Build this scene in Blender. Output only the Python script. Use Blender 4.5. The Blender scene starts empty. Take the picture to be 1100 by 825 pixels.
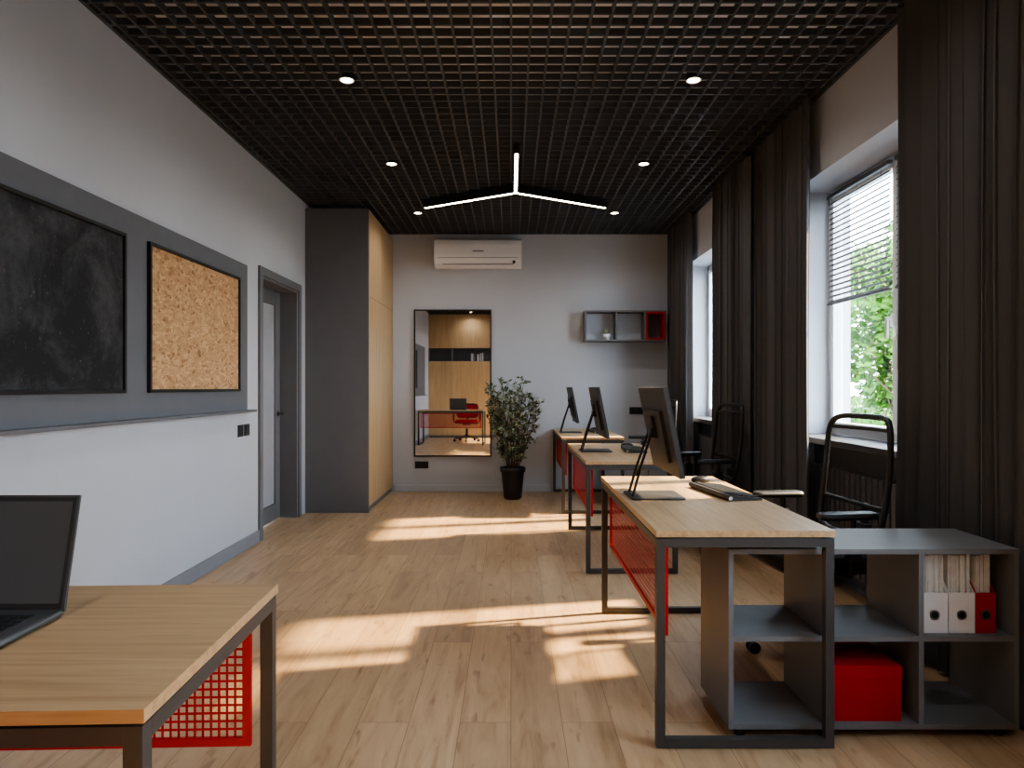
import bpy, math, random
from mathutils import Vector, Matrix
random.seed(7)
scene = bpy.context.scene

# ------------------------------------------------------------------ helpers
def lin(c):
    out = []
    for v in c[:3]:
        v = v/255.0
        out.append(v/12.92 if v <= 0.04045 else ((v+0.055)/1.055)**2.4)
    return (*out, 1.0)

def new_mat(name):
    m = bpy.data.materials.new(name); m.use_nodes = True
    nt = m.node_tree
    return m, nt, nt.nodes["Principled BSDF"], nt.nodes["Material Output"]

def simple(name, rgb, rough=0.5, metal=0.0, var=0.06, scale=8.0, bump=0.0, bscale=60.0, spec=0.5):
    m, nt, b, o = new_mat(name)
    tc = nt.nodes.new("ShaderNodeNewGeometry")
    n = nt.nodes.new("ShaderNodeTexNoise"); n.inputs["Scale"].default_value = scale
    n.inputs["Detail"].default_value = 3
    nt.links.new(tc.outputs["Position"], n.inputs["Vector"])
    r = nt.nodes.new("ShaderNodeValToRGB")
    c = lin(rgb)
    r.color_ramp.elements[0].position = 0.3; r.color_ramp.elements[1].position = 0.7
    r.color_ramp.elements[0].color = (*[v*(1-var) for v in c[:3]], 1)
    r.color_ramp.elements[1].color = (*[min(1, v*(1+var)) for v in c[:3]], 1)
    nt.links.new(n.outputs["Fac"], r.inputs["Fac"])
    nt.links.new(r.outputs["Color"], b.inputs["Base Color"])
    b.inputs["Roughness"].default_value = rough
    b.inputs["Metallic"].default_value = metal
    b.inputs["Specular IOR Level"].default_value = spec
    if bump > 0:
        n2 = nt.nodes.new("ShaderNodeTexNoise"); n2.inputs["Scale"].default_value = bscale
        nt.links.new(tc.outputs["Position"], n2.inputs["Vector"])
        bp = nt.nodes.new("ShaderNodeBump"); bp.inputs["Strength"].default_value = bump
        bp.inputs["Distance"].default_value = 0.01
        nt.links.new(n2.outputs["Fac"], bp.inputs["Height"])
        nt.links.new(bp.outputs["Normal"], b.inputs["Normal"])
    return m

def emit(name, rgb, s):
    m, nt, b, o = new_mat(name)
    b.inputs["Base Color"].default_value = lin(rgb)
    b.inputs["Emission Color"].default_value = lin(rgb)
    b.inputs["Emission Strength"].default_value = s
    return m

def wood(name, c_dark, c_mid, c_light, axis='Y', rough=0.45, grain=1.0, across=16.0, contrast=1.0):
    m, nt, b, o = new_mat(name)
    g = nt.nodes.new("ShaderNodeNewGeometry")
    mp = nt.nodes.new("ShaderNodeMapping")
    s = {'X': (grain, across, across), 'Y': (across, grain, across), 'Z': (across, across, grain)}[axis]
    mp.inputs["Scale"].default_value = s
    nt.links.new(g.outputs["Position"], mp.inputs["Vector"])
    n = nt.nodes.new("ShaderNodeTexNoise"); n.inputs["Scale"].default_value = 1.3
    n.inputs["Detail"].default_value = 8; n.inputs["Roughness"].default_value = 0.62
    n.inputs["Distortion"].default_value = 0.5
    nt.links.new(mp.outputs["Vector"], n.inputs["Vector"])
    r = nt.nodes.new("ShaderNodeValToRGB"); e = r.color_ramp.elements
    e[0].position = 0.28; e[0].color = lin(c_dark)
    e[1].position = 0.72; e[1].color = lin(c_light)
    k = e.new(0.48); k.color = lin(c_mid)
    nt.links.new(n.outputs["Fac"], r.inputs["Fac"])
    nt.links.new(r.outputs["Color"], b.inputs["Base Color"])
    b.inputs["Roughness"].default_value = rough
    return m

# ------------------------------------------------------------------ mesh builder
class B:
    def __init__(self, name):
        self.name = name; self.v = []; self.f = []; self.mi = []; self.sm = []
        self.mats = []; self.M = Matrix.Identity(4)
    def mat(self, m):
        if m not in self.mats: self.mats.append(m)
        return self.mats.index(m)
    def add(self, vs, fs, m, smooth=False):
        o = len(self.v); i = self.mat(m)
        for p in vs: self.v.append(tuple(self.M @ Vector(p)))
        for f in fs:
            self.f.append([a+o for a in f]); self.mi.append(i); self.sm.append(smooth)
    def box(self, x0, x1, y0, y1, z0, z1, m):
        vs = [(x0,y0,z0),(x1,y0,z0),(x1,y1,z0),(x0,y1,z0),(x0,y0,z1),(x1,y0,z1),(x1,y1,z1),(x0,y1,z1)]
        fs = [(0,3,2,1),(4,5,6,7),(0,1,5,4),(1,2,6,5),(2,3,7,6),(3,0,4,7)]
        self.add(vs, fs, m)
    def prism(self, pts, a0, a1, m, axis='X'):
        n = len(pts)
        def mk(a, p):
            return {'X': (a, p[0], p[1]), 'Y': (p[0], a, p[1]), 'Z': (p[0], p[1], a)}[axis]
        vs = [mk(a0, p) for p in pts] + [mk(a1, p) for p in pts]
        fs = [list(range(n))[::-1], list(range(n, 2*n))]
        for i in range(n):
            j = (i+1) % n; fs.append((i, j, j+n, i+n))
        self.add(vs, fs, m)
    def cyl(self, p0, p1, r, m, r2=None, seg=20, caps=True):
        p0 = Vector(p0); p1 = Vector(p1); r2 = r if r2 is None else r2
        d = (p1-p0).normalized()
        a = d.orthogonal().normalized(); b = d.cross(a)
        vs = []
        for p, rr in ((p0, r), (p1, r2)):
            for i in range(seg):
                t = 2*math.pi*i/seg
                vs.append(p + a*math.cos(t)*rr + b*math.sin(t)*rr)
        fs = [(i, (i+1) % seg, (i+1) % seg+seg, i+seg) for i in range(seg)]
        self.add(vs, fs, m, True)
        if caps:
            self.add(vs[:seg], [list(range(seg))[::-1]], m)
            self.add(vs[seg:], [list(range(seg))], m)
    def lathe(self, prof, c, m, seg=28):
        vs = []; n = len(prof)
        for r, z in prof:
            for i in range(seg):
                t = 2*math.pi*i/seg
                vs.append((c[0]+r*math.cos(t), c[1]+r*math.sin(t), c[2]+z))
        fs = []
        for k in range(n-1):
            for i in range(seg):
                j = (i+1) % seg
                fs.append((k*seg+i, k*seg+j, (k+1)*seg+j, (k+1)*seg+i))
        self.add(vs, fs, m, True)
    def ell(self, c, rx, ry, rz, m, seg=18, rings=10):
        vs = []; fs = []
        for k in range(rings+1):
            ph = math.pi*k/rings
            for i in range(seg):
                t = 2*math.pi*i/seg
                vs.append((c[0]+rx*math.sin(ph)*math.cos(t), c[1]+ry*math.sin(ph)*math.sin(t), c[2]-rz*math.cos(ph)))
        for k in range(rings):
            for i in range(seg):
                j = (i+1) % seg
                fs.append((k*seg+i, k*seg+j, (k+1)*seg+j, (k+1)*seg+i))
        self.add(vs, fs, m, True)
    def tube(self, pts, r, m, closed=False, seg=8, rs=None):
        P = [Vector(p) for p in pts]; n = len(P)
        vs = []; nrm = None
        for i, p in enumerate(P):
            if closed: t = (P[(i+1) % n]-P[i-1]).normalized()
            else: t = (P[min(i+1, n-1)]-P[max(i-1, 0)]).normalized()
            if nrm is None: nrm = t.orthogonal().normalized()
            nrm = (nrm - t*nrm.dot(t)).normalized()
            bn = t.cross(nrm)
            rr = rs[i] if rs else r
            for k in range(seg):
                a = 2*math.pi*k/seg
                vs.append(p+nrm*math.cos(a)*rr+bn*math.sin(a)*rr)
        fs = []
        for i in range(n if closed else n-1):
            j = (i+1) % n
            for k in range(seg):
                l = (k+1) % seg
                fs.append((i*seg+k, i*seg+l, j*seg+l, j*seg+k))
        self.add(vs, fs, m, True)
        if not closed:
            self.add(vs[:seg], [list(range(seg))[::-1]], m)
            self.add(vs[-seg:], [list(range(seg))], m)
    def rslab(self, cx, cy, w, d, z0, z1, m, r=0.05, seg=6, puff=0.0):
        def ring(inset, z):
            out = []
            rr = max(r-inset, 0.004)
            for (sx, sy, a0) in ((1,1,0),(-1,1,90),(-1,-1,180),(1,-1,270)):
                ox = cx+sx*(w/2-inset-rr); oy = cy+sy*(d/2-inset-rr)
                for k in range(seg+1):
                    a = math.radians(a0+90*k/seg)
                    out.append((ox+rr*math.cos(a), oy+rr*math.sin(a), z))
            return out
        e = min(0.45*(z1-z0), 0.02)
        rings = [ring(e, z0), ring(e*0.3, z0+e*0.3), ring(0, z0+e), ring(0, z1-e), ring(e*0.3, z1-e*0.3), ring(e, z1)]
        n = len(rings[0]); vs = [p for q in rings for p in q]; fs = []
        for k in range(len(rings)-1):
            for i in range(n):
                j = (i+1) % n
                fs.append((k*n+i, k*n+j, (k+1)*n+j, (k+1)*n+i))
        fs.append(list(range(n))[::-1]); fs.append([(len(rings)-1)*n+i for i in range(n)])
        self.add(vs, fs, m, True)
    def build(self, bevel=0.0, loc=None, rotz=0.0, segs=2, autosmooth=False):
        me = bpy.data.meshes.new(self.name)
        me.from_pydata(self.v, [], self.f)
        for m in self.mats: me.materials.append(m)
        me.polygons.foreach_set("material_index", self.mi)
        me.polygons.foreach_set("use_smooth", self.sm)
        me.update()
        ob = bpy.data.objects.new(self.name, me)
        scene.collection.objects.link(ob)
        if loc: ob.location = loc
        ob.rotation_euler[2] = rotz
        if bevel > 0:
            md = ob.modifiers.new("bevel", 'BEVEL'); md.width = bevel; md.segments = segs
            md.limit_method = 'ANGLE'; md.angle_limit = math.radians(50)
            md.harden_normals = False
        return ob

def dup(ob, loc, rotz=0.0):
    o = ob.copy(); o.name = ob.name.split('.')[0]; o.location = loc; o.rotation_euler[2] = rotz
    scene.collection.objects.link(o); return o

# ------------------------------------------------------------------ materials
M_wall = simple("wall_paint", (186,191,200), 0.85, var=0.02, scale=2, bump=0.03, bscale=150)
M_slab = simple("slab_paint", (240,243,248), 0.9, var=0.01)
M_dgrey = simple("dark_grey_laminate", (108,110,115), 0.6, var=0.03)
M_band = simple("wall_panel_grey", (102,105,111), 0.7, var=0.03)
M_base = simple("baseboard_grey", (132,135,143), 0.6, var=0.02)
M_metal = simple("desk_frame_metal", (70,69,69), 0.45, 0.2, var=0.04)
M_black = simple("black_plastic", (34,34,36), 0.45, var=0.05)
M_blackm = simple("black_frame", (26,26,27), 0.5, var=0.04)
M_mon = simple("monitor_shell", (54,54,57), 0.5, var=0.05)
M_screen = simple("screen_glass", (14,15,17), 0.12, var=0.05)
M_lscreen = simple("laptop_screen", (84,86,91), 0.3, var=0.03)
M_red = simple("red_metal", (176,4,18), 0.5, var=0.05)
M_redbox = simple("red_board", (166,10,26), 0.65, var=0.04)
M_unit = simple("shelf_unit_grey", (111,112,115), 0.55, var=0.03)
M_white = simple("white_plastic", (228,230,234), 0.35, var=0.01)
M_pvc = simple("pvc_frame_white", (235,236,238), 0.35, var=0.01)
M_paper = simple("paper", (210,208,203), 0.8, var=0.08, scale=30)
M_file = simple("white_card", (218,218,219), 0.6, var=0.02)
M_alu = simple("aluminium", (170,170,172), 0.3, 0.9, var=0.02)
M_grille = simple("grille_dark", (66,69,73), 0.5, var=0.08, scale=5)
M_leafA = simple("leaf_dark", (84,98,76), 0.5, var=0.35, scale=40)
M_leafB = simple("leaf_grey_green", (150,158,134), 0.5, var=0.25, scale=40)
M_bark = simple("bark", (92,74,56), 0.8, var=0.2, scale=40)
M_soil = simple("soil", (48,38,30), 0.95, var=0.3, scale=60)
M_laptop = simple("laptop_shell", (96,98,102), 0.35, 0.6, var=0.03)
M_rad = simple("radiator_grey", (82,83,88), 0.45, var=0.03)
M_sill = simple("sill_dark", (84,85,90), 0.35, var=0.03)
M_blind = simple("blind_slat", (90,90,92), 0.5, var=0.02)
M_led = emit("led_white", (255,240,214), 16.0)
M_spotem = emit("downlight_glow", (255,236,210), 12.0)
M_oak = wood("oak_veneer", (172,142,102), (188,158,118), (200,171,131), 'Z', 0.5, 1.0, 20)
M_top = wood("oak_top_y", (156,127,94), (179,150,114), (194,166,130), 'Y', 0.42, 1.6, 40)
M_topx = wood("oak_top_x", (154,126,94), (174,146,112), (188,160,126), 'X', 0.42, 1.6, 40)
M_mirror, nt, b, o = new_mat("mirror_silver")
b.inputs["Base Color"].default_value = (0.86,0.87,0.88,1); b.inputs["Metallic"].default_value = 1; b.inputs["Roughness"].default_value = 0.015

# glass of door : frosted
M_frost = simple("frosted_glass", (172,176,184), 0.25, var=0.05, scale=2)

# curtains
M_cur, nt, b, o = new_mat("curtain_fabric")
b.inputs["Roughness"].default_value = 0.9
b.inputs["Base Color"].default_value = lin((82,82,84))
b.inputs["Sheen Weight"].default_value = 0.08
g = nt.nodes.new("ShaderNodeNewGeometry")
n = nt.nodes.new("ShaderNodeTexNoise"); n.inputs["Scale"].default_value = 260
nt.links.new(g.outputs["Position"], n.inputs["Vector"])
bp = nt.nodes.new("ShaderNodeBump"); bp.inputs["Strength"].default_value = 0.15; bp.inputs["Distance"].default_value = 0.003
nt.links.new(n.outputs["Fac"], bp.inputs["Height"]); nt.links.new(bp.outputs["Normal"], b.inputs["Normal"])

# chair mesh fabric
M_mesh, nt, b, o = new_mat("chair_mesh_fabric")
b.inputs["Base Color"].default_value = lin((26,26,28)); b.inputs["Roughness"].default_value = 0.7
b.inputs["Alpha"].default_value = 0.5

# window glass
M_glass, nt, b, o = new_mat("window_glass")
nt.nodes.remove(b)
tr = nt.nodes.new("ShaderNodeBsdfTransparent"); gl = nt.nodes.new("ShaderNodeBsdfGlossy"); gl.inputs["Roughness"].default_value = 0.02
mx = nt.nodes.new("ShaderNodeMixShader"); mx.inputs[0].default_value = 0.05
nt.links.new(tr.outputs[0], mx.inputs[1]); nt.links.new(gl.outputs[0], mx.inputs[2]); nt.links.new(mx.outputs[0], o.inputs[0])

# floor planks
M_floor, nt, b, o = new_mat("oak_laminate_floor")
L = nt.links.new
g = nt.nodes.new("ShaderNodeNewGeometry"); sp = nt.nodes.new("ShaderNodeSeparateXYZ"); L(g.outputs["Position"], sp.inputs[0])
cb = nt.nodes.new("ShaderNodeCombineXYZ"); L(sp.outputs["Y"], cb.inputs["X"]); L(sp.outputs["X"], cb.inputs["Y"])
br = nt.nodes.new("ShaderNodeTexBrick"); L(cb.outputs[0], br.inputs["Vector"])
br.offset = 0.37; br.inputs["Scale"].default_value = 1; br.inputs["Brick Width"].default_value = 1.25
br.inputs["Row Height"].default_value = 0.19; br.inputs["Mortar Size"].default_value = 0.0013
br.inputs["Mortar Smooth"].default_value = 0.2
br.inputs["Color1"].default_value = (0,0,0,1); br.inputs["Color2"].default_value = (1,1,1,1); br.inputs["Mortar"].default_value = (0.5,0.5,0.5,1)
ml = nt.nodes.new("ShaderNodeMath"); ml.operation = 'MULTIPLY'; ml.inputs[1].default_value = 13.0; L(br.outputs["Color"], ml.inputs[0])
mp = nt.nodes.new("ShaderNodeMapping"); mp.inputs["Scale"].default_value = (1.1, 9.0, 1); L(cb.outputs[0], mp.inputs["Vector"])
n1 = nt.nodes.new("ShaderNodeTexNoise"); n1.noise_dimensions = '4D'; L(mp.outputs[0], n1.inputs["Vector"]); L(ml.outputs[0], n1.inputs["W"])
n1.inputs["Scale"].default_value = 1.6; n1.inputs["Detail"].default_value = 7; n1.inputs["Roughness"].default_value = 0.62; n1.inputs["Distortion"].default_value = 1.2
r1 = nt.nodes.new("ShaderNodeValToRGB"); e = r1.color_ramp.elements
e[0].position = 0.25; e[0].color = lin((146,115,85)); e[1].position = 0.75; e[1].color = lin((203,173,139))
k = e.new(0.45); k.color = lin((182,151,117))
L(n1.outputs["Fac"], r1.inputs["Fac"])
# plank tint
r2 = nt.nodes.new("ShaderNodeValToRGB"); e = r2.color_ramp.elements
e[0].color = (0.86,0.85,0.84,1); e[1].color = (1.06,1.06,1.06,1); L(br.outputs["Color"], r2.inputs["Fac"])
m1 = nt.nodes.new("ShaderNodeMix"); m1.data_type = 'RGBA'; m1.blend_type = 'MULTIPLY'; m1.inputs[0].default_value = 1
L(r1.outputs["Color"], m1.inputs[6]); L(r2.outputs["Color"], m1.inputs[7])
# knots / cracks
mp2 = nt.nodes.new("ShaderNodeMapping"); mp2.inputs["Scale"].default_value = (2.2, 9.0, 1); L(cb.outputs[0], mp2.inputs["Vector"])
n2 = nt.nodes.new("ShaderNodeTexNoise"); n2.noise_dimensions = '4D'; L(mp2.outputs[0], n2.inputs["Vector"]); L(ml.outputs[0], n2.inputs["W"])
n2.inputs["Scale"].default_value = 2.0; n2.inputs["Detail"].default_value = 3; n2.inputs["Distortion"].default_value = 0.8
r3 = nt.nodes.new("ShaderNodeValToRGB"); e = r3.color_ramp.elements
e[0].position = 0.62; e[0].color = (1,1,1,1); e[1].position = 0.75; e[1].color = (0.42,0.32,0.24,1); L(n2.outputs["Fac"], r3.inputs["Fac"])
m2 = nt.nodes.new("ShaderNodeMix"); m2.data_type = 'RGBA'; m2.blend_type = 'MULTIPLY'; m2.inputs[0].default_value = 0.8
L(m1.outputs[2], m2.inputs[6]); L(r3.outputs["Color"], m2.inputs[7])
m3 = nt.nodes.new("ShaderNodeMix"); m3.data_type = 'RGBA'; L(br.outputs["Fac"], m3.inputs[0]); L(m2.outputs[2], m3.inputs[6])
m3.inputs[7].default_value = lin((126,98,72))
L(m3.outputs[2], b.inputs["Base Color"]); b.inputs["Roughness"].default_value = 0.33

# chalkboard
M_chalk, nt, b, o = new_mat("chalkboard_surface"); L = nt.links.new
g = nt.nodes.new("ShaderNodeNewGeometry")
n = nt.nodes.new("ShaderNodeTexNoise"); n.inputs["Scale"].default_value = 2.4; n.inputs["Detail"].default_value = 12; n.inputs["Roughness"].default_value = 0.75; n.inputs["Distortion"].default_value = 0.3
L(g.outputs["Position"], n.inputs["Vector"])
r = nt.nodes.new("ShaderNodeValToRGB"); e = r.color_ramp.elements
e[0].position = 0.45; e[0].color = lin((38,39,42)); e[1].position = 0.78; e[1].color = lin((92,94,98))
L(n.outputs["Fac"], r.inputs["Fac"])
ns = nt.nodes.new("ShaderNodeTexNoise"); ns.inputs["Scale"].default_value = 60; ns.inputs["Detail"].default_value = 4
L(g.outputs["Position"], ns.inputs["Vector"])
rs = nt.nodes.new("ShaderNodeValToRGB"); rs.color_ramp.elements[0].position = 0.66; rs.color_ramp.elements[0].color = (0,0,0,1)
rs.color_ramp.elements[1].position = 0.8; rs.color_ramp.elements[1].color = (0.12,0.12,0.125,1)
L(ns.outputs["Fac"], rs.inputs["Fac"])
ad = nt.nodes.new("ShaderNodeMix"); ad.data_type = 'RGBA'; ad.blend_type = 'ADD'; ad.inputs[0].default_value = 1
L(r.outputs["Color"], ad.inputs[6]); L(rs.outputs["Color"], ad.inputs[7])
L(ad.outputs[2], b.inputs["Base Color"]); b.inputs["Roughness"].default_value = 0.7; b.inputs["Specular IOR Level"].default_value = 0.25

# cork
M_cork, nt, b, o = new_mat("cork_surface"); L = nt.links.new
g = nt.nodes.new("ShaderNodeNewGeometry")
mp = nt.nodes.new("ShaderNodeMapping"); mp.inputs["Scale"].default_value = (1, 1.0, 1.9); L(g.outputs["Position"], mp.inputs["Vector"])
n = nt.nodes.new("ShaderNodeTexNoise"); n.inputs["Scale"].default_value = 12; L(mp.outputs[0], n.inputs["Vector"])
va = nt.nodes.new("ShaderNodeMix"); va.data_type = 'RGBA'; va.blend_type = 'ADD'; va.inputs[0].default_value = 0.12
L(mp.outputs[0], va.inputs[6]); L(n.outputs["Color"], va.inputs[7])
v = nt.nodes.new("ShaderNodeTexVoronoi"); v.inputs["Scale"].default_value = 36; L(va.outputs[2], v.inputs["Vector"])
sx = nt.nodes.new("ShaderNodeSeparateXYZ"); L(v.outputs["Color"], sx.inputs[0])
r = nt.nodes.new("ShaderNodeValToRGB"); e = r.color_ramp.elements
e[0].position = 0.0; e[0].color = lin((142,104,70)); e[1].position = 1.0; e[1].color = lin((210,174,134))
k = e.new(0.16); k.color = lin((176,139,100)); k = e.new(0.7); k.color = lin((194,156,116))
L(sx.outputs[0], r.inputs["Fac"]); L(r.outputs["Color"], b.inputs["Base Color"]); b.inputs["Roughness"].default_value = 0.85

# ------------------------------------------------------------------ room constants
XL, XR, YB, YF = -2.05, 1.95, 8.04, -0.85
ZC = 3.34; ZG = 3.085
XO = 2.36

q = B("floor"); q.box(XL-0.3, XO, YF-0.2, YB+0.2, -0.1, 0.0, M_floor); q.build()
q = B("ceiling"); q.box(XL-0.3, XO, YF-0.2, YB+0.2, ZC, ZC+0.15, M_slab); q.build()
q = B("wall_back"); q.box(XL-0.3, XO, YB, YB+0.2, 0, ZC, M_wall); q.build()
q = B("wall_front"); q.box(XL-0.3, XO, YF-0.2, YF, 0, ZC, M_wall); q.build()
# left wall with door opening
DY0, DY1, DZ = 5.50, 6.44, 2.17
q = B("wall_left")
q.box(XL-0.3, XL, YF, DY0, 0, ZC, M_wall); q.box(XL-0.3, XL, DY1, YB, 0, ZC, M_wall); q.box(XL-0.3, XL, DY0, DY1, DZ, ZC, M_wall)
q.build()
# right wall with windows
wins = [(0.10, 1.80), (2.96, 4.66), (5.82, 7.52)]
WZ0, WZ1 = 0.93, 2.60
q = B("wall_right")
ys = [YF] + [a for w in wins for a in w] + [YB]
for i in range(0, len(ys), 2):
    q.box(XR, XO, ys[i], ys[i+1], 0, ZC, M_wall)
for a, c in wins:
    q.box(XR, XO, a, c, WZ1, ZC, M_wall)
    q.box(XR+0.16, XO, a, c, 0, WZ0-0.04, M_band)
q.build()
for i, (a, c) in enumerate(wins):
    q = B("trim_%d" % (i+1))
    q.box(XR-0.02, XR+0.27, a-0.0, c+0.0, WZ0-0.04, WZ0, M_sill)
    q.build(0.004)
    # window
    q = B("window_%d" % (i+1))
    x0, x1 = XR+0.27, XR+0.33
    z0, z1 = WZ0-0.0, WZ1
    fw = 0.05
    q.box(x0, x1, a, a+fw, z0, z1, M_pvc); q.box(x0, x1, c-fw, c, z0, z1, M_pvc)
    q.box(x0, x1, a+fw, c-fw, z0, z0+fw, M_pvc); q.box(x0, x1, a+fw, c-fw, z1-fw, z1, M_pvc)
    mid = (a+c)/2; mh = 0.022
    q.box(x0, x1, mid-mh, mid+mh, z0+fw, z1-fw, M_pvc)
    for (s0, s1) in ((a+fw, mid-mh), (mid+mh, c-fw)):
        sw = 0.034; xa, xb = x0-0.02, x1-0.02
        q.box(xa, xb, s0, s0+sw, z0+fw, z1-fw, M_pvc); q.box(xa, xb, s1-sw, s1, z0+fw, z1-fw, M_pvc)
        q.box(xa, xb, s0+sw, s1-sw, z0+fw, z0+fw+sw, M_pvc); q.box(xa, xb, s0+sw, s1-sw, z1-fw-sw, z1-fw, M_pvc)
        q.box(x0+0.02, x0+0.026, s0+sw, s1-sw, z0+fw+sw, z1-fw-sw, M_glass)
    hy = mid+0.045
    q.box(x0-0.032, x0-0.02, hy-0.014, hy+0.014, 1.60, 1.67, M_white)
    q.box(x0-0.06, x0-0.03, hy-0.01, hy+0.01, 1.635, 1.655, M_white)
    q.box(x0-0.065, x0-0.05, hy-0.01, hy+0.01, 1.53, 1.655, M_white)
    q.build(0.003)
    # venetian blind
    if i < 2:
        q = B("venetian_blind")
        bot = 1.83
        for (s0, s1) in ((a+fw+0.02, mid-0.03), (mid+0.03, c-fw-0.02)):
            xs = XR+0.225
            q.box(xs-0.014, xs+0.014, s0, s1, WZ1-0.07, WZ1-0.045, M_blind)
            z = bot
            while z < WZ1-0.08:
                q.add([(xs-0.0065, s0, z-0.0095), (xs+0.0065, s0, z+0.0095), (xs+0.0065, s1, z+0.0095), (xs-0.0065, s1, z-0.0095)], [(0,1,2,3)], M_blind)
                z += 0.035
            q.box(xs-0.01, xs+0.01, s0, s1, bot-0.022, bot-0.010, M_blind)
            for yy in (s0+0.1, (s0+s1)/2, s1-0.1):
                q.cyl((xs, yy, bot-0.01), (xs, yy, WZ1-0.06), 0.001, M_blind, seg=5)
            q.cyl((xs-0.015, s1-0.04, WZ1-0.06), (xs-0.015, s1-0.04, 1.35), 0.003, M_blind, seg=6)
        q.build()
    # radiator in niche
    q = B("radiator")
    y = a+0.25
    while y < c-0.25:
        q.box(XR+0.03, XR+0.12, y, y+0.045, 0.15, 0.75, M_rad)
        y += 0.06
    q.box(XR+0.06, XR+0.09, a+0.25, c-0.25, 0.18, 0.22, M_rad); q.box(XR+0.06, XR+0.09, a+0.25, c-0.25, 0.68, 0.72, M_rad)
    q.box(XR+0.06, XR+0.08, a+0.4, a+0.43, 0.0, 0.18, M_rad); q.box(XR+0.06, XR+0.08, c-0.43, c-0.4, 0.0, 0.18, M_rad)
    q.build(0.006)

# baseboards
q = B("baseboard_left"); q.box(XL, XL+0.016, YF, DY0-0.07, 0, 0.095, M_base); q.build(0.004)
q = B("baseboard_back"); q.box(-1.40, XR, YB-0.016, YB, 0, 0.08, M_wall); q.build(0.004)

# ------------------------------------------------------------------ door
q = B("door_1")
t = 0.07
q.box(XL-0.001, XL+0.018, DY0-t, DY0, 0, DZ+t, M_dgrey); q.box(XL-0.001, XL+0.018, DY1, DY1+t, 0, DZ+t, M_dgrey)
q.box(XL-0.001, XL+0.018, DY0, DY1, DZ, DZ+t, M_dgrey)
q.box(XL-0.22, XL-0.0015, DY0+0.0005, DY0+0.02, 0, DZ-0.0005, M_dgrey); q.box(XL-0.22, XL-0.0015, DY1-0.02, DY1-0.0005, 0, DZ-0.0005, M_dgrey)
q.box(XL-0.22, XL-0.0015, DY0+0.0205, DY1-0.0205, DZ-0.02, DZ-0.0005, M_dgrey)
lx0, lx1 = XL-0.20, XL-0.16
y0, y1, z1 = DY0+0.022, DY1-0.022, DZ-0.022
q.box(lx0, lx1, y0, y0+0.13, 0.008, z1, M_dgrey); q.box(lx0, lx1, y1-0.13, y1, 0.008, z1, M_dgrey)
q.box(lx0, lx1, y0+0.13, y1-0.13, 0.008, 0.16, M_dgrey); q.box(lx0, lx1, y0+0.13, y1-0.13, z1-0.13, z1, M_dgrey)
q.box(lx0+0.012, lx1-0.012, y0+0.13, y1-0.13, 0.16, z1-0.13, M_frost)
q.cyl((lx1, y1-0.065, 1.0), (lx1+0.05, y1-0.065, 1.0), 0.011, M_black); q.cyl((lx1+0.045, y1-0.06, 1.0), (lx1+0.045, y1-0.19, 1.0), 0.009, M_black)
q.cyl((lx1, y1-0.065, 1.0), (lx1+0.008, y1-0.065, 1.0), 0.026, M_black)
q.build(0.003)

# ------------------------------------------------------------------ left wall boards
q = B("wall_panel_board"); q.box(XL, XL+0.018, 0.2, 5.17, 1.078, 2.19, M_band); q.build(0.002)
q = B("trim_4"); q.box(XL, XL+0.07, 0.2, 5.23, 1.06, 1.078, M_band); q.build(0.002)
def board(name, y0, y1, z0, z1, m):
    q = B(name); x0 = XL+0.0185; f = 0.018
    q.box(x0, x0+0.01, y0+f, y1-f, z0+f, z1-f, m)
    q.box(x0, x0+0.022, y0, y0+f, z0, z1, M_blackm); q.box(x0, x0+0.022, y1-f, y1, z0, z1, M_blackm)
    q.box(x0, x0+0.022, y0+f, y1-f, z0, z0+f, M_blackm); q.box(x0, x0+0.022, y0+f, y1-f, z1-f, z1, M_blackm)
    q.build(0.002)
board("chalkboard", 1.65, 3.51, 1.22, 2.055, M_chalk)
board("cork_board", 3.74, 4.99, 1.22, 2.065, M_cork)

for yy in (5.07, 5.19):
    q = B("light_switch"); q.box(XL, XL+0.010, yy-0.045, yy+0.045, 0.875, 0.965, M_black)
    q.box(XL+0.010, XL+0.014, yy-0.032, yy+0.032, 0.888, 0.952, M_blackm); q.build(0.002)
for (xx, zz) in ((-1.07, 0.32), (1.50, 0.97)):
    q = B("power_outlet"); q.box(xx-0.08, xx+0.08, YB-0.012, YB, zz-0.042, zz+0.042, M_black)
    for s in (-0.04, 0.04):
        q.cyl((xx+s, YB-0.012, zz), (xx+s, YB-0.015, zz), 0.026, M_blackm)
    q.build(0.002)

# ------------------------------------------------------------------ wardrobe
q = B("wardrobe")
wx, wy, wz = -1.417, 6.67, 3.03
q.box(XL+0.002, wx-0.0205, wy+0.0205, YB-0.002, 0.0, wz, M_dgrey)
q.box(XL+0.002, wx-0.001, wy, wy+0.02, 0.0, wz, M_dgrey)
ydiv = [wy+0.022, wy+0.022+(YB-wy-0.03)/2, YB-0.006]
for i in range(2):
    q.box(wx-0.019, wx, ydiv[i]+0.0015, ydiv[i+1]-0.0015, 0.06, 2.16, M_oak)
    q.box(wx-0.019, wx, ydiv[i]+0.0015, ydiv[i+1]-0.0015, 2.164, wz-0.005, M_oak)
q.build()

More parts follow.
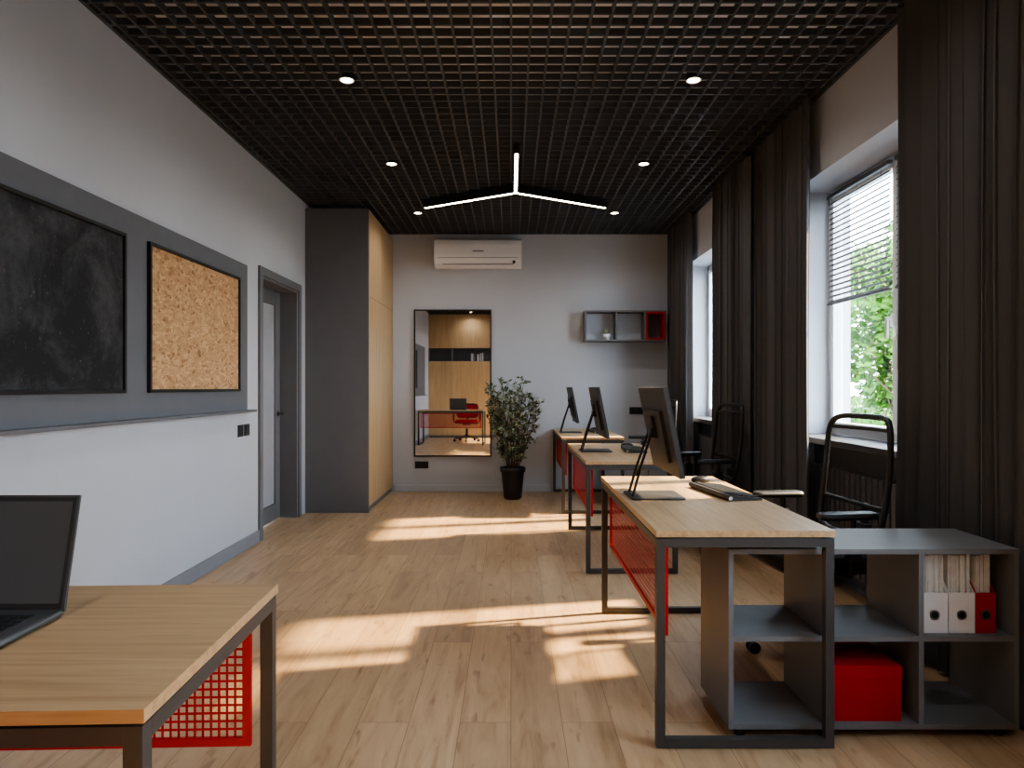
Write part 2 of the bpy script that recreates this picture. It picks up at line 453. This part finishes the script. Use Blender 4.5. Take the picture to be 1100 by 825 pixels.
# ------------------------------------------------------------------ ceiling grille
q = B("ceiling_grille")
x = XL+0.05
while x < XR:
    q.box(x-0.006, x+0.006, YF, YB, ZG, ZG+0.038, M_grille); x += 0.1
y = YF+0.05
while y < YB:
    q.box(XL, XR, y-0.006, y+0.006, ZG+0.0005, ZG+0.0375, M_grille); y += 0.1
q.box(XL, XL+0.02, YF, YB, ZG-0.002, ZG+0.045, M_grille); q.box(XR-0.02, XR, YF, YB, ZG-0.002, ZG+0.045, M_grille)
q.box(XL, XR, YB-0.02, YB, ZG-0.002, ZG+0.045, M_grille)
q.build()

# downlights
for yy in (-0.3, 1.0, 2.5, 4.0, 5.5, 7.05):
    for xx in (-0.98, 1.09):
        q = B("downlight")
        q.lathe([(0.036, 0.0), (0.044, -0.002), (0.046, 0.0)], (0,0,0), M_white)
        q.lathe([(0.046, 0.0), (0.044, 0.05), (0.0, 0.05)], (0,0,0), M_blackm)
        q.lathe([(0.0, 0.002), (0.037, 0.002)], (0,0,0), M_spotem)
        ob = q.build(loc=(xx, yy, ZG-0.004))
        ld = bpy.data.lights.new("downlight_bulb", 'SPOT'); ld.energy = 22; ld.color = (1.0, 0.97, 0.94)
        ld.spot_size = math.radians(160); ld.spot_blend = 1.0; ld.shadow_soft_size = 0.05
        lo = bpy.data.objects.new("downlight_bulb", ld); scene.collection.objects.link(lo)
        lo.parent = ob; lo.location = (0, 0, -0.012)

# Y-shaped LED pendant
q = B("ceiling_led_lamp")
c = Vector((0.042, 6.05, 0)); Ls = 1.02; zb = 3.0
for ang in (-90, 30, 150):
    R = Matrix.Translation(c) @ Matrix.Rotation(math.radians(ang), 4, 'Z')
    q.M = R
    q.box(0, Ls, -0.024, 0.024, zb+0.004, ZG-0.0, M_blackm)
    q.box(0.0, Ls-0.005, -0.012, 0.012, zb+0.001, zb+0.005, M_led)
q.M = Matrix.Identity(4)
q.build()

# ------------------------------------------------------------------ air conditioner
q = B("air_conditioner")
yb_ = YB-0.002
prof = [(yb_, 2.99), (YB-0.15, 2.99), (YB-0.185, 2.97), (YB-0.20, 2.92), (YB-0.205, 2.80), (YB-0.195, 2.74), (YB-0.17, 2.70), (YB-0.11, 2.665), (yb_, 2.665)]
q.prism(prof, -0.90, 0.125, M_white, 'X')
q.box(-0.86, 0.085, YB-0.2075, YB-0.195, 2.765, 2.769, M_base)
q.box(-0.80, 0.03, YB-0.186, YB-0.13, 2.692, 2.697, M_base)
q.box(-0.45, -0.32, YB-0.2065, YB-0.2, 2.835, 2.85, M_base)
q.box(0.02, 0.05, YB-0.197, YB-0.19, 2.70, 2.735, M_black)
q.build(0.006)

# ------------------------------------------------------------------ mirror
q = B("wall_mirror")
x0, x1, z0, z1 = -1.16, -0.235, 0.42, 2.18; f = 0.015
q.box(x0+f, x1-f, YB-0.018, YB-0.002, z0+f, z1-f, M_mirror)
q.box(x0, x0+f, YB-0.03, YB-0.001, z0, z1, M_blackm); q.box(x1-f, x1, YB-0.03, YB-0.001, z0, z1, M_blackm)
q.box(x0+f, x1-f, YB-0.03, YB-0.001, z0, z0+f, M_blackm); q.box(x0+f, x1-f, YB-0.03, YB-0.001, z1-f, z1, M_blackm)
q.build()

# ------------------------------------------------------------------ wall shelf
q = B("wall_shelf")
sx0, sx1, sz0, sz1, sy0 = 0.865, 1.82, 1.79, 2.15, YB-0.2
t = 0.018
q.box(sx0, sx1, sy0, YB-0.001, sz0, sz0+t, M_unit); q.box(sx0, sx1, sy0, YB-0.001, sz1-t, sz1, M_unit)
for xx in (sx0, 1.225, 1.56, sx1-t):
    q.box(xx, xx+t, sy0+0.0005, YB-0.001, sz0+t, sz1-t, M_unit)
a, c2 = 1.5785, sx1-t-0.0005
q.box(a, a+0.02, sy0-0.006, YB-0.002, sz0+t+0.0005, sz1-t-0.0005, M_red); q.box(c2-0.02, c2, sy0-0.006, YB-0.002, sz0+t+0.0005, sz1-t-0.0005, M_red)
q.box(a+0.02, c2-0.02, sy0-0.006, YB-0.002, sz0+t+0.0005, sz0+t+0.02, M_red); q.box(a+0.02, c2-0.02, sy0-0.006, YB-0.002, sz1-t-0.02, sz1-t-0.0005, M_red)
q.box(a+0.02, c2-0.02, YB-0.012, YB-0.002, sz0+t+0.02, sz1-t-0.02, M_unit)
q.build()
q = B("potted_succulent")
c = (1.13, YB-0.11, sz0+t)
q.lathe([(0,0),(0.035,0),(0.045,0.07),(0.04,0.07),(0.038,0.06),(0,0.06)], c, M_white)
for k in range(26):
    a = random.uniform(0, 6.28); s = random.uniform(0.2, 0.9); l = random.uniform(0.05, 0.09)
    p0 = Vector((c[0], c[1], c[2]+0.06)); d = Vector((math.cos(a)*s, math.sin(a)*s, 1)).normalized()
    q.cyl(p0, p0+d*l, 0.009, M_leafB, 0.002, seg=6)
q.build()

# ------------------------------------------------------------------ potted ficus
def leaf(q, p, d, L, W, m):
    d = d.normalized(); s = d.cross(Vector((0,0,1)))
    if s.length < 0.1: s = Vector((1,0,0))
    s.normalize(); s = (Matrix.Rotation(random.uniform(-0.9, 0.9), 3, d) @ s)
    nrm = s.cross(d)
    v = [p, p+d*L*0.3+s*W*0.5, p+d*L*0.7+s*W*0.4, p+d*L, p+d*L*0.7-s*W*0.4, p+d*L*0.3-s*W*0.5, p+d*L*0.35-nrm*W*0.15, p+d*L*0.7-nrm*W*0.12]
    q.add(v, [(0,1,6),(1,2,7,6),(2,3,7),(3,4,7),(4,5,6,7),(5,0,6)], m, True)
q = B("potted_ficus_plant")
pc = Vector((0.02, 7.52, 0.0))
q.lathe([(0,0),(0.085,0),(0.10,0.02),(0.118,0.20),(0.128,0.30),(0.142,0.305),(0.145,0.355),(0.132,0.355),(0.128,0.32),(0,0.32)], pc, M_black)
q.lathe([(0,0.325),(0.127,0.325)], pc, M_soil)
for s in range(18):
    a = s*2.4; lean = 0.08+0.36*((s*0.618) % 1.0)
    h = random.uniform(0.82, 1.07)*(1-0.35*lean)
    p = pc+Vector((math.cos(a)*0.04, math.sin(a)*0.04, 0.32)); pts = [p.copy()]
    nseg = 12
    for k in range(nseg):
        t = k/nseg
        p = p+Vector((math.cos(a)*lean*1.15/nseg*0.75*(1-0.4*t)+random.gauss(0,0.007)-0.001, math.sin(a)*lean*1.15/nseg*0.75*(1-0.4*t)+random.gauss(0,0.007), h/nseg))
        pts.append(p.copy())
    q.tube(pts, 0.006, M_bark, seg=5, rs=[0.007*(1-0.75*i/nseg) for i in range(nseg+1)])
    for i in range(2, nseg+1):
        for tw in range(2):
            b0 = random.uniform(0, 6.28); dd = Vector((math.cos(b0), math.sin(b0), random.uniform(0.0, 0.9))).normalized()
            tl = random.uniform(0.05, 0.13); e0 = pts[i]+dd*tl
            q.tube([pts[i], e0], 0.0016, M_bark, seg=4)
            for l in range(6):
                pp = pts[i].lerp(e0, (l+1)/6)
                ld = (dd*0.6+Vector((random.gauss(0,1), random.gauss(0,1), random.gauss(0.1,0.8)))).normalized()
                leaf(q, pp, ld, random.uniform(0.038,0.066), random.uniform(0.02,0.03), random.choice((M_leafA, M_leafB)))
q.build()

# ------------------------------------------------------------------ curtains
def curtain(y0, y1, seed, xc=1.868, amp=0.034):
    rnd = random.Random(seed)
    q = B("curtain")
    ny = int((y1-y0)/0.0055); nz = 26; zt, zb = ZG-0.006, 0.02
    ph = [rnd.uniform(0, 6.28) for _ in range(6)]
    nf = (y1-y0)/0.098
    vs = []; 
    for j in range(nz+1):
        w = j/nz; z = zt+(zb-zt)*w
        for i in range(ny+1):
            u = i/ny
            warp = 0.022*math.sin(2*math.pi*u*2.3+ph[0])+0.012*math.sin(2*math.pi*u*5.1+ph[1]+w*0.8)
            P = 2*math.pi*nf*(u+warp)
            A = amp*(0.75+0.35*math.sin(2*math.pi*u*1.7+ph[2]+w*0.6))
            s = math.sin(P)
            x = xc+A*s*(0.8+0.2*min(1, w*5))*1.0+0.006*math.sin(P*0.5+w*2+ph[3])
            yy = y0+(y1-y0)*u+0.018*math.sin(2*P)*0.6
            edge = (u-0.5)*2
            yy += -edge*0.02*math.sin(math.pi*min(1, w*1.1))
            vs.append((x, yy, z))
    fs = []
    for j in range(nz):
        for i in range(ny):
            a = j*(ny+1)+i; fs.append((a, a+1, a+ny+2, a+ny+1))
    q.add(vs, fs, M_cur, True)
    q.box(xc-0.012, xc+0.012, y0, y1, ZG-0.014, ZG-0.0025, M_blackm)
    q.build()
for k, (a, c) in enumerate([(-0.45, 0.1), (1.80, 2.26), (2.36, 3.22), (4.19, 5.06), (5.26, 6.15), (6.98, 7.95)]):
    curtain(a, c, k+3)

# ------------------------------------------------------------------ desks
def desk(name, L, W, mtop):
    # local: long along Y, width along X, modesty panel at -X side
    q = B(name); H = 0.755; tt = 0.022; f = 0.03
    x0, x1, y0, y1 = -W/2, W/2, -L/2, L/2
    q.box(x0, x1, y0, y1, H-tt, H, mtop)
    for ya in (y0+0.004, y1-f-0.004):
        q.box(x0+0.003, x0+0.003+f, ya, ya+f, 0.003, H-tt-0.006, M_metal)
        q.box(x1-0.003-f, x1-0.003, ya, ya+f, 0.003, H-tt-0.006, M_metal)
        q.box(x0+0.003+f, x1-0.003-f, ya, ya+f, 0.003, 0.003+f, M_metal)
        q.box(x0+0.003+f, x1-0.003-f, ya, ya+f, H-tt-f-0.006, H-tt-0.006, M_metal)
        q.box(x0+0.05, x1-0.05, ya+0.004, ya+f-0.004, H-tt-0.007, H-tt+0.001, M_metal)
    for xa in (x0+0.003, x1-0.003-f):
        q.box(xa, xa+f, y0+f+0.004, y1-f-0.004, H-tt-f-0.006, H-tt-0.006, M_metal)
    # perforated red modesty panel
    px = x0+0.042; pz0, pz1 = 0.375, 0.688; py0, py1 = y0+0.05, y1-0.05; fr = 0.02
    q.box(px, px+0.012, py0, py0+fr, pz0, pz1, M_red); q.box(px, px+0.012, py1-fr, py1, pz0, pz1, M_red)
    q.box(px, px+0.012, py0+fr, py1-fr, pz0, pz0+fr, M_red); q.box(px, px+0.012, py0+fr, py1-fr, pz1-fr, pz1, M_red)
    p = 0.0195; bw = 0.003
    n = int((py1-py0-2*fr)/p)
    for i in range(1, n+1):
        y = py0+fr+i*(py1-py0-2*fr)/(n+1)
        q.box(px+0.0046, px+0.0054, y-bw, y+bw, pz0+fr, pz1-fr, M_red)
    n = int((pz1-pz0-2*fr)/p)
    for i in range(1, n+1):
        z = pz0+fr+i*(pz1-pz0-2*fr)/(n+1)
        q.box(px+0.0045, px+0.0055, py0+fr, py1-fr, z-bw, z+bw, M_red)
    for yy in (py0+0.1, py1-0.1):
        q.box(px-0.008, px+0.012, yy, yy+0.03, pz1-0.005, 0.70, M_red)
    return q
d1 = desk("office_desk", 1.42, 0.62, M_top).build(0.0015, loc=(0.81, 3.02, 0))
dup(d1, (0.81, 5.19, 0)); dup(d1, (0.81, 7.32, 0))
# desk on the left : local Y -> world X
desk("office_desk", 1.42, 0.66, M_topx).build(0.0015, loc=(-1.285, 1.335, 0), rotz=math.radians(-88))

# ------------------------------------------------------------------ monitors
q = B("computer_monitor")
def mon():
    H0, H1 = 0.87-0.755, 1.25-0.755
    xb, xt = 0.075, 0.0
    w = 0.27; th = 0.022
    R = math.atan2(xb-xt, H1-H0); hh = math.hypot(xb-xt, H1-H0)
    q.M = Matrix.Translation((xb, 0, H0)) @ Matrix.Rotation(-R, 4, 'Y')
    q.box(-th/2, th/2-0.004, -w, w, 0, hh, M_mon)
    q.box(th/2-0.004, th/2-0.001, -w, w, 0, hh, M_black)
    q.box(th/2-0.001, th/2, -w+0.008, w-0.008, 0.018, hh-0.008, M_screen)
    q.box(-th/2-0.016, -th/2, -w+0.10, w-0.10, 0.06, hh-0.10, M_mon)
    q.box(-th/2-0.03, -th/2-0.014, -0.05, 0.05, hh*0.42, hh*0.42+0.1, M_black)
    q.M = Matrix.Identity(4)
    q.tube([(-0.095, -0.05, 0.006), (-0.06, -0.045, 0.13), (-0.005, -0.03, 0.30)], 0.006, M_black)
    q.tube([(-0.095, 0.05, 0.006), (-0.06, 0.045, 0.13), (-0.005, 0.03, 0.30)], 0.006, M_black)
    q.box(-0.012, 0.018, -0.045, 0.045, 0.27, 0.31, M_black)
    q.tube([(-0.095, -0.05, 0.007), (-0.095, 0.05, 0.007)], 0.006, M_black)
    q.rslab(0.01, 0, 0.24, 0.24, 0.0, 0.008, M_mon, r=0.02)
mon()
m1o = q.build(0.002, loc=(0.64, 3.05, 0.755))
dup(m1o, (0.645, 5.22, 0.755)); dup(m1o, (0.64, 7.36, 0.755))

# keyboards / mice
q = B("computer_keyboard")
q.prism([(-0.075, 0.0), (0.07, 0.0), (0.07, 0.010), (-0.075, 0.024)], -0.21, 0.21, M_mon, 'Y')
for i in range(5):
    for j in range(15):
        xx = -0.062+i*0.026; yy = -0.198+j*0.0265
        z = 0.0235-(xx+0.075)*0.0966
        q.box(xx, xx+0.022, yy, yy+0.0225, z-0.004, z+0.004, M_black)
q.cyl((-0.078, -0.212, 0.013), (-0.078, 0.212, 0.013), 0.012, M_mon)
q.cyl((-0.078, -0.2125, 0.013), (-0.078, -0.2155, 0.013), 0.0085, M_alu)
kb = q.build(loc=(1.0, 3.13, 0.755), rotz=math.radians(8))
dup(kb, (0.97, 5.25, 0.755), math.radians(-4)); dup(kb, (0.97, 7.4, 0.755), math.radians(3))
q = B("computer_mouse")
q.ell((0,0,0.012), 0.052, 0.031, 0.022, M_black); q.v = [(a, b_, max(c_, 0.0)) for a, b_, c_ in q.v]
q.box(0.02, 0.035, -0.003, 0.003, 0.028, 0.034, M_alu)
ms = q.build(loc=(0.99, 3.50, 0.755), rotz=math.radians(190))
dup(ms, (0.97, 5.60, 0.755), 3.1); dup(ms, (0.97, 7.74, 0.755), 3.1)

# ------------------------------------------------------------------ laptop
q = B("laptop")
q.rslab(0, 0, 0.37, 0.25, 0.002, 0.018, M_laptop, r=0.014)
for i in range(5):
    for j in range(14):
        q.box(-0.155+j*0.0222, -0.155+j*0.0222+0.019, -0.03+i*0.0225, -0.03+i*0.0225+0.019, 0.0165, 0.0195, M_black)
q.box(-0.05, 0.05, -0.112, -0.045, 0.0165, 0.0186, M_mon)
R = math.radians(-13)
q.M = Matrix.Translation((0, 0.122, 0.012)) @ Matrix.Rotation(R, 4, 'X')
q.box(-0.185, 0.185, -0.0035, 0.0035, 0.0, 0.248, M_laptop)
q.box(-0.180, 0.180, -0.0045, -0.0034, 0.006, 0.243, M_mon)
q.box(-0.172, 0.172, -0.0050, -0.0044, 0.016, 0.234, M_lscreen)
q.M = Matrix.Identity(4)
q.cyl((-0.15, 0.122, 0.012), (0.15, 0.122, 0.012), 0.007, M_black)
q.build(0.001, loc=(-1.145, 1.32, 0.755), rotz=math.radians(1))

# ------------------------------------------------------------------ office chair
def chair(name, mseat, mback, backH=1.11, mesh=True):
    q = B(name)
    # five-star base
    for k in range(5):
        a = math.radians(72*k+18); d = Vector((math.cos(a), math.sin(a), 0)); s = Vector((-d.y, d.x, 0))
        p0 = d*0.03; p1 = d*0.29
        vs = []
        for p, w, z0, z1 in ((p0, 0.028, 0.085, 0.13), (p1, 0.016, 0.065, 0.088)):
            for sg, z in ((-1, z0), (1, z0), (1, z1), (-1, z1)):
                v = p+s*w*sg; vs.append((v.x, v.y, z))
        q.add(vs, [(0,3,2,1),(4,5,6,7),(0,1,5,4),(1,2,6,5),(2,3,7,6),(3,0,4,7)], M_black)
        q.cyl((p1.x, p1.y, 0.045), (p1.x, p1.y, 0.07), 0.008, M_black, seg=8)
        for sg in (-1, 1):
            c = p1+s*0.014*sg
            q.cyl(c+s*0.009*sg+Vector((0,0,0.027)), c-s*0.006*sg+Vector((0,0,0.027)), 0.027, M_black, seg=16)
        q.cyl(p1+s*0.02+Vector((0,0,0.03)), p1-s*0.02+Vector((0,0,0.03)), 0.018, M_black, seg=12)
    q.cyl((0,0,0.08), (0,0,0.16), 0.042, M_black); q.cyl((0,0,0.16), (0,0,0.30), 0.027, M_black); q.cyl((0,0,0.30), (0,0,0.41), 0.015, M_alu)
    q.box(-0.09, 0.09, -0.12, 0.12, 0.385, 0.425, M_black)
    q.rslab(0, 0.01, 0.49, 0.48, 0.42, 0.445, M_black, r=0.09)
    q.rslab(0, 0.01, 0.50, 0.49, 0.44, 0.50, mseat, r=0.10)
    q.cyl((0.1, 0.0, 0.41), (0.24, 0.0, 0.405), 0.006, M_black, seg=8)
    # back
    zb, zt = 0.54, backH
    def bp(u, w):  # u across -1..1, w 0..1 up
        y = -0.205-0.085*w-0.018*math.cos(math.pi*(w-0.35))*1.0 + 0.045*u*u
        return Vector((u*(0.235+0.012*math.sin(math.pi*w)), y, zb+(zt-zb)*w))
    loop = []
    N = 56
    for i in range(N):
        t = 2*math.pi*i/N; ct, st = math.cos(t), math.sin(t)
        e = 0.30
        u = math.copysign(abs(ct)**e, ct); w = math.copysign(abs(st)**e, st)
        loop.append(bp(u, 0.5+0.5*w))
    q.tube(loop, 0.014, M_black, closed=True, seg=8)
    top = 0.90 if mesh else 0.98
    vs = []; nu, nw = 12, 14
    for j in range(nw+1):
        for i in range(nu+1):
            u = -0.97+1.94*i/nu; w = 0.015+(top-0.015)*j/nw
            vs.append(bp(u, w))
    q.add(vs, [(j*(nu+1)+i, j*(nu+1)+i+1, (j+1)*(nu+1)+i+1, (j+1)*(nu+1)+i) for j in range(nw) for i in range(nu)], mback, True)
    if mesh:
        # inner top rail and lumbar bar
        q.tube([bp(u/8, 0.90) for u in range(-8, 9)], 0.010, M_black)
        q.tube([bp(-0.98, 0.28)+Vector((0,-0.01,0)), bp(-0.4, 0.25)+Vector((0,-0.03,0)), bp(0.4, 0.25)+Vector((0,-0.03,0)), bp(0.98, 0.28)+Vector((0,-0.01,0))], 0.012, M_black)
    # spine
    q.tube([(0, -0.10, 0.40), (0, -0.20, 0.405), (0, -0.262, 0.46), (0, -0.268, 0.58), tuple(bp(0, 0.27)+Vector((0,-0.028,0)))], 0.02, M_black, seg=10, rs=[0.022,0.022,0.022,0.02,0.016])
    q.box(-0.05, 0.05, -0.275, -0.237, 0.52, 0.60, M_black)
    # arms
    for s in (-1, 1):
        q.tube([(s*0.15, -0.02, 0.425), (s*0.27, -0.02, 0.43), (s*0.295, -0.02, 0.46), (s*0.30, -0.015, 0.68)], 0.015, M_black)
        q.box(s*0.30-0.018, s*0.30+0.018, -0.045, 0.015, 0.50, 0.62, M_black)
        q.rslab(s*0.30, 0.01, 0.085, 0.27, 0.68, 0.71, M_black, r=0.035)
    return q
M_seat = simple("chair_fabric_black", (30,30,32), 0.9, var=0.1, scale=80)
M_redf = simple("chair_fabric_red", (176,8,20), 0.8, var=0.08, scale=80)
ch = chair("office_chair", M_seat, M_mesh).build(0.002, loc=(1.43, 3.19, 0), rotz=math.radians(96))
dup(ch, (1.50, 5.30, 0), math.radians(96)); dup(ch, (1.46, 7.15, 0), math.radians(92))
chair("office_chair", M_redf, M_redf, 0.86, False).build(0.002, loc=(-1.02, 0.55, 0), rotz=0)

# ------------------------------------------------------------------ storage unit
q = B("open_shelf_unit")
ux0, ux1, uy0, uy1, uz0, uz1 = 0.773, 1.805, 2.38, 2.73, 0.035, 0.675; t = 0.018
q.box(ux0, ux1, uy0, uy1, uz1-t, uz1, M_unit); q.box(ux0, ux1, uy0, uy1, uz0, uz0+t, M_unit)
cw = (ux1-ux0-4*t)/3; xs = [ux0+i*(cw+t) for i in range(4)]
for xx in xs: q.box(xx, xx+t, uy0+0.001, uy1-0.001, uz0+t, uz1-t, M_unit)
zm = (uz0+uz1)/2
for i in range(3): q.box(xs[i]+t, xs[i+1], uy0+0.002, uy1-0.002, zm-t/2, zm+t/2, M_unit)
for xx in (ux0+0.05, ux1-0.05, xs[1]+0.01):
    for yy in (uy0+0.04, uy1-0.04):
        q.cyl((xx, yy, 0), (xx, yy, uz0), 0.018, M_black, seg=14)
q.build()
q = B("storage_box")
bx0, bx1 = xs[1]+t+0.004, xs[1]+t+0.27
q.box(bx0, bx1, uy0+0.02, uy1-0.03, uz0+t, 0.205, M_redbox); q.box(bx0-0.002, bx1+0.002, uy0+0.017, uy1-0.027, 0.205, 0.252, M_redbox)
q.build(0.002)
zz = zm+t/2; xf = xs[2]+t+0.012
for i, (w, m) in enumerate(((0.098, M_file), (0.098, M_file), (0.075, M_redbox))):
    q = B("magazine_file"); a = xf; c = xf+w-0.003; xf += w
    yf, yb = uy0+0.035, uy0+0.31; th = 0.004
    q.box(a, c, yf, yb, zz, zz+th, m); q.box(a, c, yf, yf+th, zz+th, zz+0.145, m); q.box(a, c, yb-th, yb, zz+th, zz+0.275, m)
    side = [(yf+th, zz+th), (yb-th, zz+th), (yb-th, zz+0.275), (yf+0.12, zz+0.275), (yf+th, zz+0.145)]
    q.prism(side, a, a+th, m, 'X'); q.prism(side, c-th, c, m, 'X')
    q.cyl(((a+c)/2, yf-0.001, zz+0.065), ((a+c)/2, yf+0.001, zz+0.065), 0.018, M_alu); q.cyl(((a+c)/2, yf-0.002, zz+0.065), ((a+c)/2, yf+0.001, zz+0.065), 0.012, M_black)
    xx = a+th+0.002
    while xx < c-th-0.009:
        h = random.uniform(0.275, 0.288); 
        q.box(xx, xx+0.0062, yf+0.010+random.uniform(0, 0.006), yb-0.02, zz+th, zz+h, M_paper); xx += 0.0082
    q.build()

# ------------------------------------------------------------------ wall of cabinets behind the camera
q = B("wall_cabinet")
cy0, cy1 = YF+0.002, -0.60
q.box(XL+0.002, XR-0.002, cy0, cy1-0.0205, 0, 1.90, M_dgrey); q.box(XL+0.002, XR-0.002, cy0, cy1-0.0205, 2.22, 3.06, M_dgrey)
q.box(XL+0.002, XR-0.002, cy0, cy0+0.02, 1.9005, 2.2195, M_dgrey)
n = 7; w = (XR-XL-0.01)/n
for i in range(n):
    a = XL+0.005+i*w
    q.box(a+0.0015, a+w-0.0015, cy1-0.02, cy1, 0.06, 1.895, M_oak); q.box(a+0.0015, a+w-0.0015, cy1-0.02, cy1, 2.225, 3.055, M_oak)
    q.box(a, a+0.016, cy0+0.0205, cy1-0.01, 1.9005, 2.2195, M_dgrey)
q.build()
q = B("row_of_books")
x = -1.02
while x < -0.72:
    w = random.uniform(0.018, 0.032); q.box(x, x+w-0.002, -0.80, -0.66, 1.901, 1.901+random.uniform(0.16, 0.22), random.choice((M_file, M_black, M_unit))); x += w
q.build()

# ------------------------------------------------------------------ exterior
M_ground = simple("courtyard_paving", (90,100,108), 0.95, var=0.1, scale=0.8)
M_tleaf = simple("tree_leaves", (82,128,34), 0.6, var=0.5, scale=1.8)
q = B("courtyard_ground"); q.box(2.4, 60, -20, 60, -0.7, -0.5, M_ground); q.build()
def tree(x, y, h, r, seed, n=2600, ls=1.0):
    rnd = random.Random(seed); q = B("garden_tree")
    q.tube([(0,0,0), (0.05,0.02,h*0.3), (0.0,0.08,h*0.7)], 0.1, M_bark, rs=[0.16,0.11,0.05])
    cl = [(Vector((rnd.gauss(0, r*0.45), rnd.gauss(0, r*0.45), h*rnd.uniform(0.32, 0.95))), r*rnd.uniform(0.3, 0.5)) for _ in range(16)]
    for c, rr in cl: q.tube([(0,0.04,max(0.6,c.z-0.9)), tuple(c)], 0.02, M_bark, seg=5)
    for k in range(n):
        c, rr = rnd.choice(cl)
        d = Vector((rnd.gauss(0,1), rnd.gauss(0,1), rnd.gauss(0,1))).normalized()
        p = c+d*rr*rnd.uniform(0.5, 1.0)
        p.z = max(p.z, 0.25)
        a = Vector((rnd.gauss(0,1), rnd.gauss(0,1), rnd.gauss(0,1))).normalized(); b_ = a.orthogonal().normalized()
        s = rnd.uniform(0.06, 0.12)*ls
        q.add([p-a*s, p+b_*s*0.6, p+a*s, p-b_*s*0.6], [(0,1,2,3)], M_tleaf)
    q.build(loc=(x, y, -0.499))
tree(8.2, 14.2, 5.2, 1.7, 1, 7000, 1.2); tree(11.5, 19.5, 6.5, 2.2, 2, 5000, 1.4); tree(10.0, 14.5, 3.0, 1.7, 3, 4000, 1.2); tree(9.4, 25.0, 6.0, 2.2, 5)
q = B("garden_hedge")
rnd = random.Random(9)
q.box(12.4, 13.2, 8, 40, -0.499, 0.5, M_tleaf)
for k in range(7000):
    p = Vector((rnd.uniform(12.2, 13.4), rnd.uniform(8, 40), rnd.uniform(-0.3, 0.9)))
    a = Vector((rnd.gauss(0,1), rnd.gauss(0,1), rnd.gauss(0,1))).normalized(); b_ = a.orthogonal().normalized(); s = rnd.uniform(0.08, 0.16)
    q.add([p-a*s, p+b_*s*0.6, p+a*s, p-b_*s*0.6], [(0,1,2,3)], M_tleaf)
q.build()

# ------------------------------------------------------------------ light
w = bpy.data.worlds.new("World"); scene.world = w; w.use_nodes = True
nt = w.node_tree; bg = nt.nodes["Background"]
tc = nt.nodes.new("ShaderNodeTexCoord"); sp = nt.nodes.new("ShaderNodeSeparateXYZ"); nt.links.new(tc.outputs["Generated"], sp.inputs[0])
r = nt.nodes.new("ShaderNodeValToRGB"); e = r.color_ramp.elements
e[0].position = 0.0; e[0].color = (0.85, 0.94, 1.0, 1); e[1].position = 0.8; e[1].color = (0.58, 0.78, 1.0, 1)
nt.links.new(sp.outputs["Z"], r.inputs["Fac"]); nt.links.new(r.outputs["Color"], bg.inputs["Color"])
bg.inputs["Strength"].default_value = 14.5
sd = bpy.data.lights.new("sun", 'SUN'); sd.energy = 32; sd.color = (1.0, 0.75, 0.42); sd.angle = math.radians(2.4)
so = bpy.data.objects.new("sun", sd); scene.collection.objects.link(so)
so.rotation_euler = Vector((-1, -0.22, -0.755)).to_track_quat('-Z', 'Y').to_euler()
so.location = (12, 6, 12)

# ------------------------------------------------------------------ camera
cd = bpy.data.cameras.new("camera"); co = bpy.data.objects.new("camera", cd); scene.collection.objects.link(co)
cd.sensor_width = 36; cd.lens = 36*720/1100; cd.shift_x = 0.001; cd.shift_y = 0.0032; cd.clip_start = 0.05
co.location = (0, 0, 1.25); co.rotation_euler = (math.radians(90), 0, 0)
scene.camera = co
scene.view_settings.view_transform = 'AgX'
scene.view_settings.look = 'AgX - Medium High Contrast'
scene.view_settings.exposure = 0.25
